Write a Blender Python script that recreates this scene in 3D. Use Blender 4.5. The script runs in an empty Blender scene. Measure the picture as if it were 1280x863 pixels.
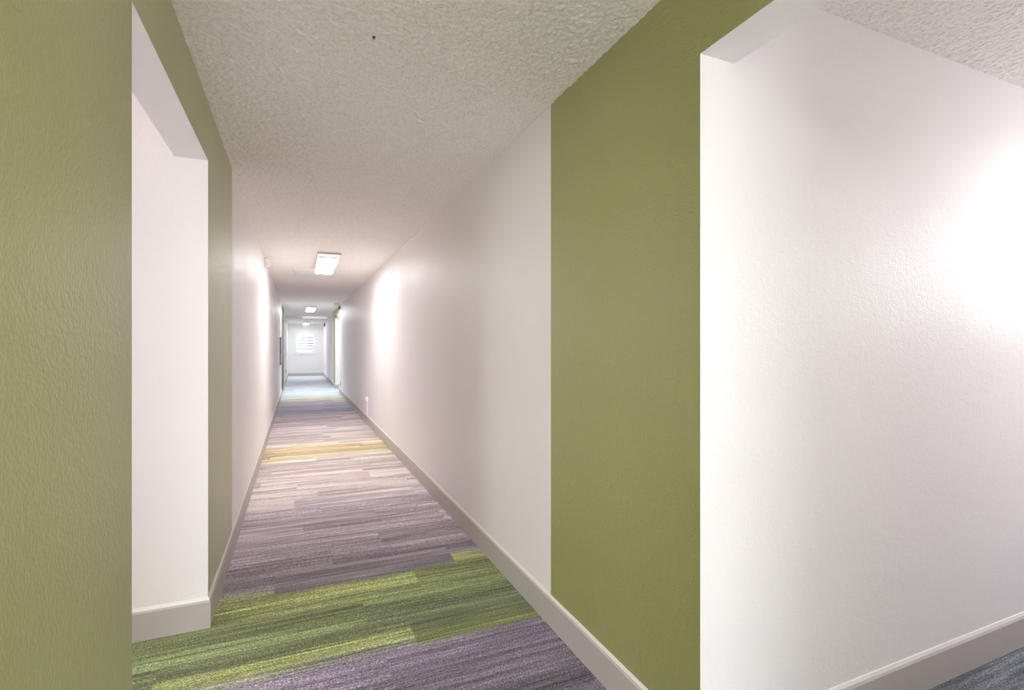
import bpy, bmesh, math, random
import numpy as np
from mathutils import Vector, Matrix

C = bpy.context.scene.collection
S = bpy.context.scene
random.seed(4); np.random.seed(4)

# ---------------------------------------------------------------- camera
cd = bpy.data.cameras.new('camera'); cam = bpy.data.objects.new('camera', cd); C.objects.link(cam)
cd.sensor_width = 36; cd.lens = 17.66; cd.clip_start = .02; cd.clip_end = 200
cd.shift_y = .0016
cam.location = (0, 0, 1.31)
cam.rotation_euler = (math.radians(90), 0, math.radians(-23.166))
S.camera = cam

# ---------------------------------------------------------------- world, exposure
w = bpy.data.worlds.new('sky'); S.world = w; w.use_nodes = True
wn = w.node_tree.nodes; wl = w.node_tree.links
wn['Background'].inputs[0].default_value = (.92, .95, 1, 1)
wn['Background'].inputs[1].default_value = 9.0
S.view_settings.view_transform = 'Standard'; S.view_settings.look = 'None'
S.view_settings.exposure = 0.70; S.view_settings.gamma = 1; S.view_settings.use_curve_mapping = False
LAMP = 18.0                      # radiance of the fluorescent diffusers
TUBE = (.98, .985, 1)
LAMP_NEAR = 23.0
LAMP_LEFT = 15.0
LAMP_SIDE = 3.0
LAMP_SECOND = 38.0
LAMP_FAR = 12.0
TUBE_SIDE = (.95, .96, 1.0)
S.cycles.max_bounces = 14; S.cycles.diffuse_bounces = 10; S.cycles.glossy_bounces = 4
S.cycles.sample_clamp_indirect = 20

# ---------------------------------------------------------------- measures (metres, camera over x=0, corridor along +y)
XL, XR = -.3817, 1.0988          # corridor wall faces
T = .134                         # wall thickness at the openings
ZC, ZH = 2.4516, 2.179           # ceiling, underside of the headers
YR = 1.1494                      # far jamb of the right opening
YR0 = -.10                       # near jamb of the right opening
YN, YJ = 1.5361, 2.7125          # near and far jamb of the left opening
GR, GL = 2.1028, 3.65            # where the green accents stop
YE = 24.3                        # end wall
YB = -3.2                        # wall behind
YD, ZD = 20.0, 2.335             # lowered ceiling of the far lobby
PXL, PXR = -4.6, 4.9             # ends of the side passages

# ---------------------------------------------------------------- materials
def s2l(c):
    r = []
    for v in c:
        v /= 255.
        r.append(v / 12.92 if v <= .04045 else ((v + .055) / 1.055) ** 2.4)
    return (*r, 1)

class NT:
    def __init__(s, name):
        s.m = bpy.data.materials.new(name); s.m.use_nodes = True
        s.n = s.m.node_tree.nodes; s.l = s.m.node_tree.links; s.b = s.n['Principled BSDF']
    def add(s, t, **k):
        o = s.n.new(t)
        for a, v in k.items(): setattr(o, a, v)
        return o
    def plug(s, inp, v):
        if isinstance(v, bpy.types.NodeSocket): s.l.new(v, inp)
        else: inp.default_value = v
    def math(s, op, a, b=0., c=None):
        o = s.add('ShaderNodeMath', operation=op); s.plug(o.inputs[0], a); s.plug(o.inputs[1], b)
        if c is not None: s.plug(o.inputs[2], c)
        return o.outputs[0]
    def xyz(s, x, y, z):
        o = s.add('ShaderNodeCombineXYZ')
        for i, v in enumerate((x, y, z)): s.plug(o.inputs[i], v)
        return o.outputs[0]
    def noise(s, vec, scale, detail=2, rough=.5):
        o = s.add('ShaderNodeTexNoise'); s.l.new(vec, o.inputs['Vector'])
        o.inputs['Scale'].default_value = scale; o.inputs['Detail'].default_value = detail
        o.inputs['Roughness'].default_value = rough
        return o.outputs['Fac']
    def pos(s):
        return s.add('ShaderNodeTexCoord').outputs['Object']
    def rng(s, v, a, b, c, d):
        o = s.add('ShaderNodeMapRange'); s.l.new(v, o.inputs[0])
        for i, q in enumerate((a, b, c, d)): o.inputs[i + 1].default_value = q
        return o.outputs[0]
    def bump(s, h, dist, strength=1.):
        o = s.add('ShaderNodeBump'); s.l.new(h, o.inputs['Height'])
        o.inputs['Distance'].default_value = dist; o.inputs['Strength'].default_value = strength
        s.l.new(o.outputs[0], s.b.inputs['Normal']); s.l.new(o.outputs[0], s.b.inputs['Coat Normal'])

def paint(name, col, rough=.4, spec=.5, tex=.0012, scale=120, strength=.55, coat=0):
    t = NT(name); t.b.inputs['Base Color'].default_value = s2l(col)
    t.b.inputs['Roughness'].default_value = rough; t.b.inputs['Specular IOR Level'].default_value = spec
    if coat:
        t.b.inputs['Sheen Weight'].default_value = .15; t.b.inputs['Sheen Roughness'].default_value = .35; t.b.inputs['Sheen Tint'].default_value = (.96, .96, .90, 1)
        t.b.inputs['Coat Weight'].default_value = coat; t.b.inputs['Coat Roughness'].default_value = .52; t.b.inputs['Coat IOR'].default_value = 1.75
    if tex:
        p = t.pos()
        h = t.math('ADD', t.noise(p, scale, 2), t.math('MULTIPLY', t.noise(p, scale * .35, 1), .8))
        t.bump(h, tex, strength)
        t.l.new(t.rng(t.noise(p, 3, 2), .3, .7, rough - .03, rough + .05), t.b.inputs['Roughness'])
    return t.m

def plain(name, col, rough=.5, metal=0, emit=None):
    t = NT(name); t.b.inputs['Base Color'].default_value = s2l(col)
    t.b.inputs['Roughness'].default_value = rough; t.b.inputs['Metallic'].default_value = metal
    if emit:
        t.b.inputs['Emission Color'].default_value = (*emit[0], 1); t.b.inputs['Emission Strength'].default_value = emit[1]
    return t.m

WHITE = paint('white_wall_paint', (243, 239, 239), .45, spec=.7, tex=.0015, strength=.6)
GREEN = paint('olive_green_wall_paint', (150, 152, 72), .50, spec=1.0, tex=.0022, strength=.9, coat=1)
WARMG = paint('warm_grey_paint', (128, 124, 120), .5)
ENDW = paint('pale_grey_wall_paint', (230, 231, 229), .5)
BASE = paint('taupe_base_paint', (190, 183, 179), .45, tex=0)
CAULK = plain('white_caulk', (240, 236, 232), .45)
BODY = plain('white_enamel', (236, 234, 230), .35)
EDGE = plain('grey_gasket', (120, 116, 112), .6)
DIFF = plain('fluorescent_diffuser', (245, 243, 240), .4, emit=(TUBE, LAMP))
DSIDE = plain('diffuser_side', (245, 243, 240), .4, emit=(TUBE, .2))
DIFF2 = plain('second_fluorescent_diffuser', (245, 243, 240), .4, emit=(TUBE, LAMP_SECOND))
DIFFN = plain('near_fluorescent_diffuser', (245, 243, 240), .4, emit=(TUBE, LAMP_NEAR))
DIFFL = plain('left_fluorescent_diffuser', (245, 243, 240), .4, emit=(TUBE, LAMP_LEFT))
DIFFD = plain('dim_fluorescent_diffuser', (245, 243, 240), .4, emit=(TUBE, 1.2))
STRIP = plain('glowing_white_strip', (245, 245, 245), .4, emit=((.95, .98, 1), .35))  # glow added to lift the white strip, too dull under the lamps
DIFFF = plain('far_fluorescent_diffuser', (245, 243, 240), .4, emit=((.99, .99, 1.0), LAMP_FAR))
DIFFS = plain('cool_fluorescent_diffuser', (245, 243, 240), .4, emit=(TUBE_SIDE, LAMP_SIDE))
DARK = plain('dark_plastic', (62, 58, 56), .5)
STEEL = plain('brushed_steel', (170, 168, 165), .35, 1)
PLAST = plain('white_plastic', (238, 236, 233), .4)
BLUEG = plain('blue_grey_slat', (120, 128, 158), .6)
REDG = plain('smoked_red', (150, 60, 50), .3)
gt = NT('window_glass'); gt.b.inputs['Base Color'].default_value = (.085, .09, .10, 1); gt.b.inputs['Transmission Weight'].default_value = 1
gt.b.inputs['Roughness'].default_value = 0; gt.b.inputs['IOR'].default_value = 1.45
GLASS = gt.m

def popcorn():
    t = NT('popcorn_ceiling'); p = t.pos()
    n1 = t.noise(p, 95, 3, .6); n2 = t.noise(p, 210, 1)
    c = t.add('ShaderNodeValToRGB'); t.l.new(n1, c.inputs[0])
    c.color_ramp.elements[0].position = .25; c.color_ramp.elements[0].color = s2l((228, 222, 216))  # darker pits between the lumps: occlusion painted into the colour
    c.color_ramp.elements[1].position = .55; c.color_ramp.elements[1].color = s2l((254, 250, 246))
    t.l.new(c.outputs[0], t.b.inputs['Base Color'])
    t.b.inputs['Roughness'].default_value = .9; t.b.inputs['Specular IOR Level'].default_value = .2
    t.bump(t.math('ADD', n1, t.math('MULTIPLY', n2, .4)), .006, .55)
    return t.m
POP = popcorn()

def carpet():
    t = NT('striped_plank_carpet'); sp = t.add('ShaderNodeSeparateXYZ'); t.l.new(t.pos(), sp.inputs[0])
    X, Y = sp.outputs[0], sp.outputs[1]
    PW, PL = .25, 1.0
    row = t.math('FLOOR', t.math('DIVIDE', t.math('ADD', Y, .06), PW))
    w1 = t.add('ShaderNodeTexWhiteNoise', noise_dimensions='1D'); t.l.new(row, w1.inputs['W'])
    col = t.math('FLOOR', t.math('ADD', t.math('DIVIDE', X, PL), w1.outputs['Value']))
    w2 = t.add('ShaderNodeTexWhiteNoise', noise_dimensions='2D'); t.l.new(t.xyz(row, col, 0.), w2.inputs['Vector'])
    rc = t.add('ShaderNodeSeparateColor'); t.l.new(w2.outputs['Color'], rc.inputs[0])
    r1, r2, r3 = rc.outputs
    yj = t.math('ADD', Y, t.math('MULTIPLY', t.math('SUBTRACT', r1, .5), .22))
    # soft wandering of the dye edges along each plank
    yj = t.math('ADD', yj, t.math('MULTIPLY', t.math('SUBTRACT', t.noise(t.xyz(X, t.math('MULTIPLY', Y, .5), r3), 1.6, 2), .5), .10))
    stops = [(0.0, (109, 113, 123)), (1.2, (109, 112, 120)), (1.6, (115, 108, 119)), (2.0, (119, 108, 123)), (2.14, (162, 150, 171)), (2.22, (165, 173, 108)), (2.3, (131, 137, 92)), (2.45, (118, 129, 95)), (2.62, (123, 135, 90)), (2.8, (123, 129, 86)), (2.93, (164, 171, 108)), (3.02, (149, 144, 152)), (3.14, (135, 125, 135)), (3.6, (187, 174, 187)), (4.3, (209, 196, 206)), (4.6, (229, 219, 222)), (5.3, (239, 227, 224)), (5.6, (218, 205, 200)), (6.15, (190, 180, 175)), (6.3, (216, 212, 204)), (6.5, (198, 181, 137)), (7.1, (198, 183, 146)), (7.3, (197, 190, 182)), (7.7, (196, 185, 180)), (8.6, (210, 199, 199)), (10.3, (199, 190, 196)), (10.9, (174, 181, 200)), (12.4, (204, 201, 214)), (13.4, (214, 214, 190)), (14.6, (191, 202, 212)), (17.0, (204, 212, 222)), (23, (214, 222, 231))]  # dye bands; glare and cool window daylight painted into the far stops
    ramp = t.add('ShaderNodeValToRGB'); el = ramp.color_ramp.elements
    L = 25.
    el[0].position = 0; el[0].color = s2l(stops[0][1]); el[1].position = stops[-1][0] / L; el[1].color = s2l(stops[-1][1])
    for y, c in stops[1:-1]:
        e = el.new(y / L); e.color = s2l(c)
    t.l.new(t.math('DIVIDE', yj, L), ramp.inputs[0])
    off = t.math('MULTIPLY', r2, 40.)
    # broad dye stripes, fine tufted lines, yarn speckle
    s1 = t.noise(t.xyz(t.math('MULTIPLY', X, .45), t.math('MULTIPLY', Y, 7.), off), 1, 3, .65)
    s2 = t.noise(t.xyz(t.math('MULTIPLY', X, 1.2), t.math('MULTIPLY', Y, 60.), off), 1, 2, .6)
    s3 = t.noise(t.xyz(t.math('MULTIPLY', X, 160.), t.math('MULTIPLY', Y, 200.), off), 1, 1, .5)
    s4 = t.noise(t.xyz(t.math('MULTIPLY', X, 5.), t.math('MULTIPLY', Y, 150.), off), 1, 1, .5)
    k = t.math('ADD', t.rng(s1, .28, .72, -.6, .55), t.rng(s2, .25, .75, -.46, .42))
    k = t.math('ADD', k, t.rng(s3, .25, .75, -.85, .85))
    k = t.math('ADD', k, t.rng(s4, .25, .75, -.30, .30))
    k = t.math('SUBTRACT', k, t.rng(t.noise(t.xyz(t.math('MULTIPLY', X, 1.), t.math('MULTIPLY', Y, 34.), t.math('ADD', off, 3.)), 1, 2, .6), .55, .68, 0, .38))
    k = t.math('ADD', k, t.math('MULTIPLY', t.math('SUBTRACT', r3, .5), .22))
    # the long lobby and the mauve stretch are calmer in the distance
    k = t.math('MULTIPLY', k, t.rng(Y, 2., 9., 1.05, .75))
    k = t.math('MULTIPLY', t.math('POWER', 2.4, k), 1.15)
    mx = t.add('ShaderNodeMix', data_type='RGBA', blend_type='MULTIPLY'); mx.inputs[0].default_value = 1
    t.l.new(ramp.outputs[0], mx.inputs[6]); t.l.new(k, mx.inputs[7])
    # thin coloured threads through the dye (green / violet)
    th = t.noise(t.xyz(t.math('MULTIPLY', X, .8), t.math('MULTIPLY', Y, 26.), t.math('ADD', off, 7.)), 1, 2)
    mt = t.add('ShaderNodeMix', data_type='RGBA', blend_type='OVERLAY')
    t.l.new(t.rng(th, .45, .7, 0, .35), mt.inputs[0]); t.l.new(mx.outputs[2], mt.inputs[6])
    mt.inputs[7].default_value = s2l((120, 118, 150))
    t.l.new(mt.outputs[2], t.b.inputs['Base Color'])
    t.b.inputs['Roughness'].default_value = .95; t.b.inputs['Specular IOR Level'].default_value = .1
    t.b.inputs['Sheen Weight'].default_value = .15
    t.bump(t.math('ADD', s3, t.math('MULTIPLY', s2, 1.)), .003, .6)
    return t.m
CARPET = carpet()

# ---------------------------------------------------------------- mesh helpers
FACES = dict(xn=(0, 4, 7, 3), xp=(1, 2, 6, 5), yn=(0, 1, 5, 4), yp=(2, 3, 7, 6), zn=(0, 3, 2, 1), zp=(4, 5, 6, 7))
class MB:
    def __init__(s): s.bm = bmesh.new(); s.mats = []
    def mi(s, m):
        if m not in s.mats: s.mats.append(m)
        return s.mats.index(m)
    def box(s, x0, x1, y0, y1, z0, z1, mat, **fm):
        v = [s.bm.verts.new(p) for p in ((x0, y0, z0), (x1, y0, z0), (x1, y1, z0), (x0, y1, z0), (x0, y0, z1), (x1, y0, z1), (x1, y1, z1), (x0, y1, z1))]
        for k, q in FACES.items():
            f = s.bm.faces.new([v[i] for i in q]); f.material_index = s.mi(fm.get(k, mat))
        return v
    def extrude(s, prof, a, b, mat, cap=True):
        """closed profile points given as functions of position; a and b are lists of 3-D points"""
        va = [s.bm.verts.new(p) for p in a]; vb = [s.bm.verts.new(p) for p in b]; n = len(a)
        for i in range(n):
            m = mat[i] if isinstance(mat, (list, tuple)) else mat
            f = s.bm.faces.new((va[i], va[(i + 1) % n], vb[(i + 1) % n], vb[i])); f.material_index = s.mi(m)
        if cap:
            m = mat[0] if isinstance(mat, (list, tuple)) else mat
            for q in (va[::-1], vb):
                f = s.bm.faces.new(q); f.material_index = s.mi(m)
    def cyl(s, c, axis, r0, r1, h, mat, n=32):
        rot = Vector((0, 0, 1)).rotation_difference(Vector(axis)).to_matrix().to_4x4()
        r = bmesh.ops.create_cone(s.bm, cap_ends=True, segments=n, radius1=r0, radius2=r1, depth=h,
                                  matrix=Matrix.Translation(Vector(c) + Vector(axis) * h / 2) @ rot)
        i = s.mi(mat)
        for f in {f for v in r['verts'] for f in v.link_faces}: f.material_index = i
    def build(s, name, parent=None, bevel=0, smooth=False):
        bmesh.ops.recalc_face_normals(s.bm, faces=s.bm.faces)
        me = bpy.data.meshes.new(name); s.bm.to_mesh(me); s.bm.free()
        for m in s.mats: me.materials.append(m)
        if smooth: me.polygons.foreach_set('use_smooth', [True] * len(me.polygons))
        o = bpy.data.objects.new(name, me); C.objects.link(o)
        if parent is not None: o.parent = parent; o.matrix_parent_inverse = Matrix.Translation(-parent.location)
        if bevel:
            b = o.modifiers.new('bevel', 'BEVEL'); b.width = bevel; b.segments = 2; b.limit_method = 'ANGLE'
        return o

def struct(o, label=None):
    o['kind'] = 'structure'
    if label: o['label'] = label
    return o
def empty(name, loc):
    o = bpy.data.objects.new(name, None); C.objects.link(o); o.location = loc; o.empty_display_size = .1
    return o
def thing(name, loc, label, cat, group=None):
    o = empty(name, loc); o['label'] = label; o['category'] = cat
    if group: o['group'] = group
    return o

def portal(name, loc, rot, sx, sy):
    l = bpy.data.lights.new(name, 'AREA'); l.shape = 'RECTANGLE'; l.size = sx; l.size_y = sy; l.cycles.is_portal = True
    o = bpy.data.objects.new(name, l); C.objects.link(o); o.location = loc; o.rotation_euler = rot
def end_window(wname, name, x0, x1, y0, y1, z0, z1):
    """wall across a side passage with a two-light window in it"""
    a, b = y0 + .10, y1 - .10
    m = MB(); m.box(x0, x1, y0 - .12, a, 0, ZC, WHITE); m.box(x0, x1, b, y1 + .12, 0, ZC, WHITE)
    m.box(x0, x1, a, b, 0, z0, WHITE); m.box(x0, x1, a, b, z1, ZC, WHITE); struct(m.build(wname))
    r = empty(name, ((x0 + x1) / 2, (a + b) / 2, z0)); struct(r, 'window at the end of a side passage')
    m = MB(); c = (x0 + x1) / 2
    m.box(c - .03, c + .03, a, a + .04, z0, z1, BODY); m.box(c - .03, c + .03, b - .04, b, z0, z1, BODY)
    m.box(c - .03, c + .03, a + .04, b - .04, z0, z0 + .04, BODY); m.box(c - .03, c + .03, a + .04, b - .04, z1 - .04, z1, BODY)
    m.box(c - .02, c + .02, (a + b) / 2 - .015, (a + b) / 2 + .015, z0 + .04, z1 - .04, BODY); m.build('window_frame', r)
    side = x0 > 0
    portal('window_daylight', (x1 - .005 if side else x0 + .005, (a + b) / 2, (z0 + z1) / 2), (math.radians(90), 0, math.radians(90 if side else -90)), b - a, z1 - z0)
# ---------------------------------------------------------------- floor
m = MB(); m.box(PXL - .2, PXR + .2, YB - .2, YE + .3, -.12, 0, CARPET)
struct(m.build('floor'), 'plank carpet with purple grey, lime green and ochre stripes')

# ---------------------------------------------------------------- walls along the corridor
# left wall
m = MB(); W = WHITE; a, b = XL - T, XL
m.box(a, b, YB, YN, 0, ZC, W, xp=GREEN)
m.box(a, b, YN, YJ, ZH, ZC, W, xp=GREEN)
m.box(a, b, YJ, GL, 0, ZC, W, xp=GREEN)
m.box(a, b, GL, 14.95, 0, ZC, W)
m.box(a, b, 14.95, 15.25, 0, ZC, W, xp=WARMG)
m.box(a, b, 15.25, 16.21, 2.10, ZC, W, xp=WARMG)
m.box(a, b, 16.21, 17.45, 0, ZC, W, xp=WARMG)
m.box(a, b, 17.45, YE, 0, ZC, W)
struct(m.build('wall_left'), 'left corridor wall, olive green near the opening and white beyond')
# right wall
m = MB(); a, b = XR, XR + T
m.box(a, b, YB, YR0, 0, ZC, W, xn=GREEN)
m.box(a, b, YR0, YR, ZH, ZC, W, xn=GREEN)
m.box(a, b, YR, GR, 0, ZC, W, xn=GREEN)
m.box(a, b, GR, 15.0, 0, ZC, W)
m.box(a, b, 15.0, 16.55, ZH, ZC, W, xn=GREEN)
m.box(a, b, 16.55, 17.6, 0, ZC, W, xn=GREEN)
m.box(a, b, 17.6, YE, 0, ZC, W)
struct(m.build('wall_right'), 'right corridor wall, white with an olive green panel by the opening')
# wall behind the camera
BX0, BX1, BZ0, BZ1 = -.25, .97, .25, 2.3
m = MB(); m.box(XL - T, BX0, YB - .12, YB, 0, ZC, W); m.box(BX1, XR + T, YB - .12, YB, 0, ZC, W)
m.box(BX0, BX1, YB - .12, YB, 0, BZ0, W); m.box(BX0, BX1, YB - .12, YB, BZ1, ZC, W); struct(m.build('wall_back'))
bw = empty('fill_window', ((BX0 + BX1) / 2, YB, BZ0)); struct(bw, 'unseen window added behind the viewpoint as fill light')  # unseen window, added for frontal fill on ceiling and walls
m = MB()
m.box(BX0, BX0 + .05, YB - .08, YB + .01, BZ0, BZ1, BODY); m.box(BX1 - .05, BX1, YB - .08, YB + .01, BZ0, BZ1, BODY)
m.box(BX0 + .05, BX1 - .05, YB - .08, YB + .01, BZ0, BZ0 + .05, BODY); m.box(BX0 + .05, BX1 - .05, YB - .08, YB + .01, BZ1 - .05, BZ1, BODY)
m.box(.345, .375, YB - .06, YB - .02, BZ0 + .05, BZ1 - .05, BODY); m.build('window_frame', bw)
portal('window_daylight', ((BX0 + BX1) / 2, YB - .10, (BZ0 + BZ1) / 2), (math.radians(90), 0, math.radians(180)), BX1 - BX0, BZ1 - BZ0)
portal('window_daylight', (.335, YE + .12, 1.463), (math.radians(90), 0, 0), .75, .84)
# passage walls
m = MB(); m.box(PXL, XL - T, YJ, YJ + .12, 0, ZC, W); struct(m.build('wall_left_passage_far'))
m = MB(); m.box(PXL, XL - T, YN - .12, YN, 0, ZC, W); struct(m.build('wall_left_passage_near'))
end_window('wall_left_passage_end', 'window_3', PXL - .12, PXL, YN, YJ, 1.35, 2.25)
m = MB(); m.box(XR + T, PXR, YR, YR + .12, 0, ZC, W); struct(m.build('wall_right_passage_far'), 'white side passage wall right of the green panel')
m = MB(); m.box(XR + T, PXR, YR0 - .12, YR0, 0, ZC, W); struct(m.build('wall_right_passage_near'))
end_window('wall_right_passage_end', 'window_4', PXR, PXR + .12, YR0, YR, 1.60, 2.36)
# the far side passage on the right
m = MB(); m.box(XR + T, 4., 16.55, 16.67, 0, ZC, W); struct(m.build('wall_far_passage_far'))
m = MB(); m.box(XR + T, 4., 14.88, 15.0, 0, ZC, W); struct(m.build('wall_far_passage_near'))
m = MB(); m.box(4., 4.12, 14.88, 16.67, 0, ZC, W); struct(m.build('wall_far_passage_end'))
# end wall with the window opening
WX0, WX1, WZ0, WZ1 = -.04, .71, 1.042, 1.884
m = MB(); x0, x1 = XL - T, XR + T
m.box(x0, WX0, YE, YE + .14, 0, ZC, ENDW); m.box(WX1, x1, YE, YE + .14, 0, ZC, ENDW)
m.box(WX0, WX1, YE, YE + .14, 0, WZ0, ENDW); m.box(WX0, WX1, YE, YE + .14, WZ1, ZC, ENDW)
struct(m.build('wall_end'), 'pale grey wall closing the far end of the corridor')
# lowered lobby ceiling
m = MB(); m.box(XL, XR, YD, YE, ZD, ZC, WHITE, zn=ENDW); struct(m.build('ceiling_lobby'), 'lowered smooth ceiling of the far lobby')

# ---------------------------------------------------------------- popcorn ceilings (real lumps near the camera)
def blur(a, r):
    for ax in (0, 1):
        b = a.copy()
        for k in range(1, r + 1): b += np.roll(a, k, ax) + np.roll(a, -k, ax)
        a = b / (2 * r + 1)
    return a
def lumpy(name, x0, x1, y0, y1, step, amp, rects, label):
    nx, ny = int(round((x1 - x0) / step)) + 1, int(round((y1 - y0) / step)) + 1
    xs = np.linspace(x0, x1, nx); ys = np.linspace(y0, y1, ny)
    n1 = np.random.rand(ny, nx); n2 = np.random.rand(ny, nx)
    h = .45 * (n1 - .5) / n1.std() + .75 * (lambda q: (q - q.mean()) / q.std())(blur(n1, 1)); h = h / h.std()
    g = blur(blur(n2, 2), 1); g = (g - g.mean()) / g.std()
    h = np.clip(.85 * h + .45 * g, -1.0, 2.6) + 1.0
    gx, gy = np.meshgrid(xs, ys)
    co = np.stack([gx, gy, ZC - amp * h], -1).reshape(-1, 3)
    i = np.arange((ny - 1) * (nx - 1)); r, c = i // (nx - 1), i % (nx - 1)
    q = r * nx + c
    f = np.stack([q, q + nx, q + nx + 1, q + 1], -1)
    base = len(co); ev, ef = [], []
    for (a, b, cc, d) in rects:                        # plain stretches farther away
        k = base + len(ev); ev += [(a, cc, ZC - amp * .9), (a, d, ZC - amp * .9), (b, d, ZC - amp * .9), (b, cc, ZC - amp * .9)]; ef.append((k, k + 1, k + 2, k + 3))
    X0, X1, Y0, Y1 = min([x0] + [t[0] for t in rects]), max([x1] + [t[1] for t in rects]), min([y0] + [t[2] for t in rects]), max([y1] + [t[3] for t in rects])
    k = base + len(ev)
    for zz in (ZC + .002, ZC + .12): ev += [(X0, Y0, zz), (X1, Y0, zz), (X1, Y1, zz), (X0, Y1, zz)]
    ef += [(k, k + 3, k + 2, k + 1), (k + 4, k + 5, k + 6, k + 7), (k, k + 1, k + 5, k + 4), (k + 1, k + 2, k + 6, k + 5), (k + 2, k + 3, k + 7, k + 6), (k + 3, k, k + 4, k + 7)]
    co = np.concatenate([co, np.array(ev, float)]); f = np.concatenate([f, np.array(ef)])
    me = bpy.data.meshes.new(name); me.vertices.add(len(co)); me.vertices.foreach_set('co', co.ravel())
    me.loops.add(len(f) * 4); me.loops.foreach_set('vertex_index', f.ravel().astype(np.int32))
    me.polygons.add(len(f)); me.polygons.foreach_set('loop_start', np.arange(len(f), dtype=np.int32) * 4)
    me.update(calc_edges=True); me.validate()
    sm = np.ones(len(me.polygons), bool); me.polygons.foreach_set('use_smooth', sm)
    me.materials.append(POP)
    o = bpy.data.objects.new(name, me); C.objects.link(o); struct(o, label); return o
lumpy('ceiling', XL, XR, .5, 7.0, .0055, .0016, [(XL, XR, YB, .5), (XL, XR, 7.0, YD)], 'sprayed popcorn ceiling over the corridor')
lumpy('ceiling_right_passage', XR + T, 4.0, YR0, YR, .0055, .0014, [(4.0, PXR, YR0, YR)], 'sprayed popcorn ceiling over the right side passage')
m = MB(); m.box(PXL, XL - T, YN, YJ, ZC, ZC + .12, POP); struct(m.build('ceiling_left_passage'))
m = MB(); m.box(XR + T, 4., 15.0, 16.55, ZC, ZC + .12, POP); struct(m.build('ceiling_far_passage'))

# ---------------------------------------------------------------- baseboards
BH, BT = .128, .012
def base_y(name, xf, sgn, y0, y1, m0=0, m1=0, label=None):
    """board running along y on the face x=xf, protruding to sgn; m0/m1 lengthen the front at mitred ends"""
    def prof(y, ex):
        s = sgn
        return [(xf, y, 0), (xf + s * BT, y + ex, 0), (xf + s * BT, y + ex, BH - .006), (xf + s * .007, y + ex * .6, BH + .002), (xf + s * .003, y + ex * .3, BH + .014), (xf, y, BH + .014)]
    m = MB(); m.extrude(None, prof(y0, -m0), prof(y1, m1), [BASE, BASE, BASE, CAULK, CAULK, BASE])
    return struct(m.build(name), label)
def base_x(name, yf, sgn, x0, x1, m0=0, m1=0, label=None):
    def prof(x, ex):
        s = sgn
        return [(x, yf, 0), (x + ex, yf + s * BT, 0), (x + ex, yf + s * BT, BH - .006), (x + ex * .6, yf + s * .007, BH + .002), (x + ex * .3, yf + s * .003, BH + .014), (x, yf, BH + .014)]
    m = MB(); m.extrude(None, prof(x0, -m0), prof(x1, m1), [BASE, BASE, BASE, CAULK, CAULK, BASE])
    return struct(m.build(name), label)
base_y('baseboard_left', XL, 1, YJ, 15.17, BT, 0)
base_y('baseboard_left_far', XL, 1, 16.29, YE, 0, -BT)
base_y('baseboard_left_near', XL, 1, YB, YN, 0, BT)
base_y('baseboard_right', XR, -1, YR, 15.0, BT, BT, 'taupe baseboard with a white top edge along the right wall')
base_y('baseboard_right_far', XR, -1, 16.55, YE, BT, -BT)
base_y('baseboard_right_near', XR, -1, YB, YR0, 0, BT)
base_x('baseboard_left_passage', YJ, -1, PXL, XL, 0, BT)
base_x('baseboard_left_passage_near', YN, 1, PXL, XL, 0, BT)
base_x('baseboard_right_passage', YR, -1, XR, PXR, BT, 0)
base_x('baseboard_right_passage_near', YR0, 1, XR, PXR, BT, 0)
base_x('baseboard_far_passage', 16.55, -1, XR, 4., BT, 0)
base_x('baseboard_end', YE, -1, XL, XR, -BT, -BT)
base_x('baseboard_back', YB, 1, XL, XR, -BT, -BT)

# ---------------------------------------------------------------- end window
win = empty('window_1', ((WX0 + WX1) / 2, YE, WZ0)); struct(win, 'white two-pane window in the end wall')
m = MB(); fw = .045
m.box(WX0 - .03, WX0 + fw, YE - .015, YE + .07, WZ0 - .03, WZ1 + .03, BODY); m.box(WX1 - fw, WX1 + .03, YE - .015, YE + .07, WZ0 - .03, WZ1 + .03, BODY)
m.box(WX0 + fw, WX1 - fw, YE - .015, YE + .07, WZ1 - fw, WZ1 + .03, BODY); m.box(WX0 + fw, WX1 - fw, YE - .015, YE + .07, WZ0 - .03, WZ0 + fw, BODY)
m.build('window_frame', win, .003)
cx = .365
m = MB(); m.box(cx - .022, cx + .022, YE + .02, YE + .06, WZ0 + fw, WZ1 - fw, BODY); m.build('mullion', win)
m = MB()
for k in range(5):
    z = WZ0 + fw + (WZ1 - WZ0 - 2 * fw) * (k + 1) / 6
    m.box(WX0 + fw, cx - .022, YE + .03, YE + .05, z - .014, z + .014, BLUEG); m.box(cx + .022, WX1 - fw, YE + .03, YE + .05, z - .014, z + .014, BLUEG)
m.build('glazing_bars', win)
m = MB(); m.box(WX0 + fw, WX1 - fw, YE + .052, YE + .056, WZ0 + fw, WZ1 - fw, GLASS); m.build('pane', win)
m = MB(); m.box(WX0 - .05, WX1 + .05, YE - .05, YE, WZ0 - .055, WZ0 - .03, BODY); m.build('window_sill', win, .004)

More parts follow.
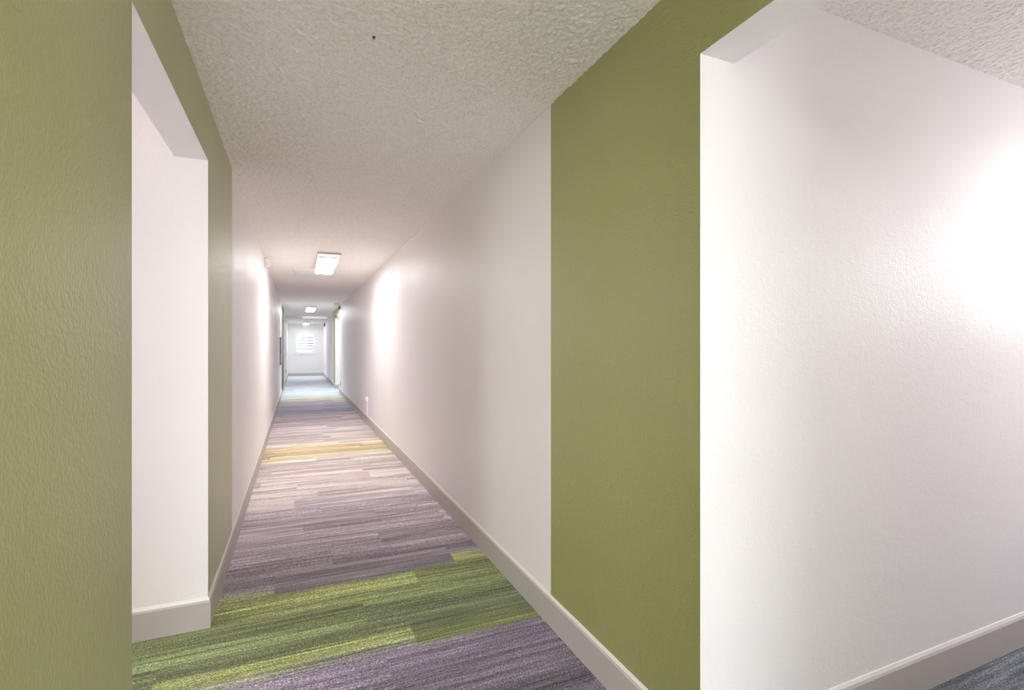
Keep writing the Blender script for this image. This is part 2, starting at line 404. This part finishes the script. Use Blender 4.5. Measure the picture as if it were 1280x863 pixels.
# ---------------------------------------------------------------- grey door in the left wall, far along
dr = empty('door_1', (XL - .05, 15.73, 0)); struct(dr, 'grey side door in the left wall before the far lobby')
m = MB()
m.box(XL - T, XL + .016, 15.17, 15.27, 0, 2.16, WARMG); m.box(XL - T, XL + .016, 16.19, 16.29, 0, 2.16, WARMG); m.box(XL - T, XL + .016, 15.27, 16.19, 2.08, 2.16, WARMG)
m.build('door_frame', dr, .003)
m = MB(); m.box(XL - .08, XL - .036, 15.272, 16.188, .01, 2.078, WARMG)
m.build('door_leaf', dr, .002)
m = MB(); m.cyl((XL - .036, 15.36, 1.0), (1, 0, 0), .026, .026, .008, STEEL); m.cyl((XL - .03, 15.36, 1.0), (1, 0, 0), .011, .011, .045, STEEL)
m.box(XL + .005, XL + .02, 15.35, 15.47, .99, 1.012, STEEL); m.build('door_handle', dr, .002)

# ---------------------------------------------------------------- ceiling lights
def light_fixture(name, cx, cy, cz, label, along='y', diff=DIFF, Lh=.72, group=None):
    root = thing(name, (0, 0, cz), label, 'ceiling light', group)
    hw = .132
    m = MB(); m.box(-hw + .01, hw - .01, -Lh, Lh, -.014, 0, BODY); m.box(-hw + .002, hw - .002, -Lh, Lh, -.024, -.012, EDGE)
    m.build('housing', root, .002).matrix_parent_inverse.identity()
    m = MB()
    pr = [(-hw + .004, -.022), (-hw + .010, -.060), (-hw + .024, -.074), (hw - .024, -.074), (hw - .010, -.060), (hw - .004, -.022)]
    m.extrude(None, [(x, -Lh + .012, z) for x, z in pr], [(x, Lh - .012, z) for x, z in pr], [DSIDE, DSIDE, diff, DSIDE, DSIDE, DSIDE])
    m.build('diffuser', root).matrix_parent_inverse.identity()
    for s in (-1, 1):
        y0, y1 = sorted((s * (Lh - .012), s * (Lh + .006)))
        m = MB(); p2 = [(x * 1.03, z - (.002 if z < -.03 else -.008)) for x, z in pr]
        m.extrude(None, [(x, y0, z) for x, z in p2], [(x, y1, z) for x, z in p2], DSIDE)
        e = m.build('end_cap', root, .0015); e.matrix_parent_inverse.identity()
        m = MB(); m.box(-hw - .002, hw + .002, y0 - .001, y1 + .001, -.028, -.016, EDGE)
        ys = y0 - .002 if s < 0 else y1 - .002
        m.box(-hw + .016, hw - .016, ys, ys + .004, -.081, -.070, EDGE)
        q = m.build('gasket', e); q.matrix_parent_inverse.identity()
    for c in root.children: c.location.z = 0
    root.location = (cx, cy, cz)
    if along == 'x': root.rotation_euler.z = math.radians(90)
    return root
XM = (XL + XR) / 2
G = None
light_fixture('ceiling_light', XM, 7.12, ZC - .003, 'nearest boxy white fluorescent ceiling light, beside the flat ceiling panel')
light_fixture('ceiling_light', XM, 15.75, ZC - .003, 'second fluorescent ceiling light, before the lowered lobby ceiling', diff=DIFF2)
light_fixture('ceiling_light', XM, 23.0, ZD, 'farthest small ceiling light, on the lowered ceiling before the end wall', diff=DIFFF)
light_fixture('ceiling_light', XM, -1.1, ZC - .003, 'fluorescent ceiling light behind the viewpoint', diff=DIFFN)
light_fixture('ceiling_light', -2.6, (YN + YJ) / 2, ZC, 'fluorescent ceiling light hidden inside the left side passage', 'x', DIFFL)
light_fixture('ceiling_light', 3.9, .60, ZC - .003, 'cool fluorescent ceiling light hidden inside the right side passage', 'x', DIFFS)
light_fixture('ceiling_light', 2.6, 15.78, ZC, 'ceiling light inside the far right side passage', 'x', DIFFD)

# ---------------------------------------------------------------- small things on the ceiling and walls
t = thing('ceiling_panel', (.17, 8.35, ZC), 'flat white rectangular panel on the ceiling just left of the nearest light', 'panel')
m = MB(); m.box(-.03, .33, 7.98, 8.78, ZC - .012, ZC, PLAST); m.build('panel', t, .003)
m = MB()
for q in ((-.05, -.03, 7.96, 8.80), (.33, .35, 7.96, 8.80), (-.03, .33, 7.96, 7.98), (-.03, .33, 8.78, 8.80)): m.box(q[0], q[1], q[2], q[3], ZC - .018, ZC, BODY)
m.build('rim', t)

t = thing('wall_alarm', (XL, 7.15, 2.33), 'small white box high on the left wall, touching the ceiling near the first light', 'alarm')
m = MB(); m.box(XL, XL + .052, 7.09, 7.21, 2.325, 2.438, PLAST); m.build('housing', t, .006)
m = MB(); m.box(XL + .052, XL + .064, 7.115, 7.185, 2.345, 2.375, BODY); m.build('lens', t, .003)

t = thing('wall_cabinet', (XL, 13.8, .86), 'slim flat grey panel at chest height on the left wall before the grey door', 'cabinet')
m = MB(); m.box(XL, XL + .02, 13.25, 14.3, .86, 1.54, WARMG); m.build('frame', t, .003)
m = MB(); m.box(XL + .02, XL + .026, 13.31, 14.24, .91, 1.49, BASE); dl = m.build('door', t, .002)
m = MB(); m.box(XL + .026, XL + .04, 13.36, 13.38, 1.14, 1.26, STEEL); m.build('handle', dl)

t = thing('smoke_detector', (.97, 13.9, ZC), 'round white detector on the ceiling near the right wall, before the green corner', 'smoke detector')
m = MB(); m.cyl((.97, 13.9, ZC - .002), (0, 0, -1), .085, .08, .022, PLAST); m.build('base', t)
m = MB(); m.cyl((.97, 13.9, ZC - .024), (0, 0, -1), .074, .070, .040, PLAST); m.cyl((.97, 13.9, ZC - .064), (0, 0, -1), .070, .040, .022, PLAST); m.build('cover', t)

t = thing('alarm_box', (XR, 14.6, 2.35), 'small dark box at the top of the right wall, under the ceiling', 'alarm')
m = MB(); m.box(XR - .03, XR, 14.57, 14.64, 2.34, 2.43, EDGE); m.build('housing', t, .006)
m = MB(); m.cyl((XR - .03, 14.605, 2.39), (-1, 0, 0), .028, .024, .012, DARK); m.build('grille', t)

t = thing('wall_bell', (XR, 16.1, 2.26), 'tiny dark round bell on the green header of the far right opening', 'bell')
m = MB(); m.cyl((XR, 16.1, 2.225), (-1, 0, 0), .035, .035, .02, DARK); m.build('base', t)
m = MB(); m.cyl((XR - .02, 16.1, 2.225), (-1, 0, 0), .055, .035, .025, WARMG); m.build('gong', t)

def outlet(x, sgn, y, z, plate, face, label, tall=.12, wd=.08):
    t = thing('wall_outlet', (x, y, z), label, 'outlet')
    m = MB(); x0, x1 = sorted((x, x + sgn * .007)); m.box(x0, x1, y - wd / 2, y + wd / 2, z - tall / 2, z + tall / 2, plate); m.build('cover_plate', t, .002)
    for dz in (-.026, .026):
        m = MB(); m.cyl((x + sgn * .007, y, z + dz), (sgn, 0, 0), .018, .017, .003, face); s = m.build('socket', t)
        m = MB()
        for dy in (-.006, .006): 
            a0, a1 = sorted((x + sgn * .0098, x + sgn * .0106)); m.box(a0, a1, y + dy - .001, y + dy + .001, z + dz - .004, z + dz + .006, EDGE)
        m.build('slots', s)
    return t
outlet(XR, -1, 14.6, .28, DARK, DARK, 'dark outlet low on the right wall near the green corner', .13, .10)
outlet(XL, 1, 20.6, .36, DARK, DARK, 'dark outlet low on the left wall of the far lobby', .14, .30)
t = thing('fire_door_magnet', (XR, 22.9, 2.2), 'small dark holder high on the right wall near the end wall', 'door holder')
m = MB(); m.box(XR - .03, XR, 22.72, 23.05, 2.17, 2.32, DARK); m.build('backplate', t, .004)
m = MB(); m.cyl((XR - .03, 22.88, 2.245), (-1, 0, 0), .04, .04, .02, STEEL); m.build('magnet', t)

t = thing('wire_channel', (XR, 8.75, BH), 'thin white vertical wire channel rising from the right baseboard to a small box', 'wire channel')
m = MB(); m.box(XR - .016, XR, 8.735, 8.755, BH + .014, .40, WHITE); m.build('channel', t, .002)
m = MB(); m.box(XR - .04, XR, 8.70, 8.80, .40, .47, WHITE); b_ = m.build('box', t, .004)
m = MB(); m.box(XR - .044, XR - .04, 8.712, 8.788, .41, .46, WHITE); m.build('cover', b_)

t = thing('exit_sign', (XM, YE, 2.2), 'small white box on the end wall directly above the window', 'sign')
m = MB(); m.box(.20, .50, YE - .06, YE, 2.13, 2.29, PLAST); m.build('housing', t, .006)
m = MB(); m.box(.215, .485, YE - .064, YE - .06, 2.145, 2.275, BODY); m.build('face', t)

t = thing('bright_strip', (.6, YD, 2.4), 'thin bright white strip across the face of the lowered lobby ceiling', 'strip')
m = MB(); m.box(.17, 1.02, YD - .025, YD, 2.37, 2.405, STRIP); m.build('strip', t, .003)
for x in (.155, 1.02):
    m = MB(); m.box(x, x + .015, YD - .028, YD, 2.365, 2.41, BODY); m.build('end_cap', t)

t = thing('ceiling_hook', (.26, 1.9, ZC), 'tiny dark screw in the popcorn ceiling near the viewpoint', 'screw')
m = MB(); m.cyl((.26, 1.9, ZC), (0, 0, -1), .0055, .0055, .006, DARK, 16); m.cyl((.26, 1.9, ZC - .006), (0, 0, -1), .003, .002, .006, STEEL, 12); m.build('screw', t)
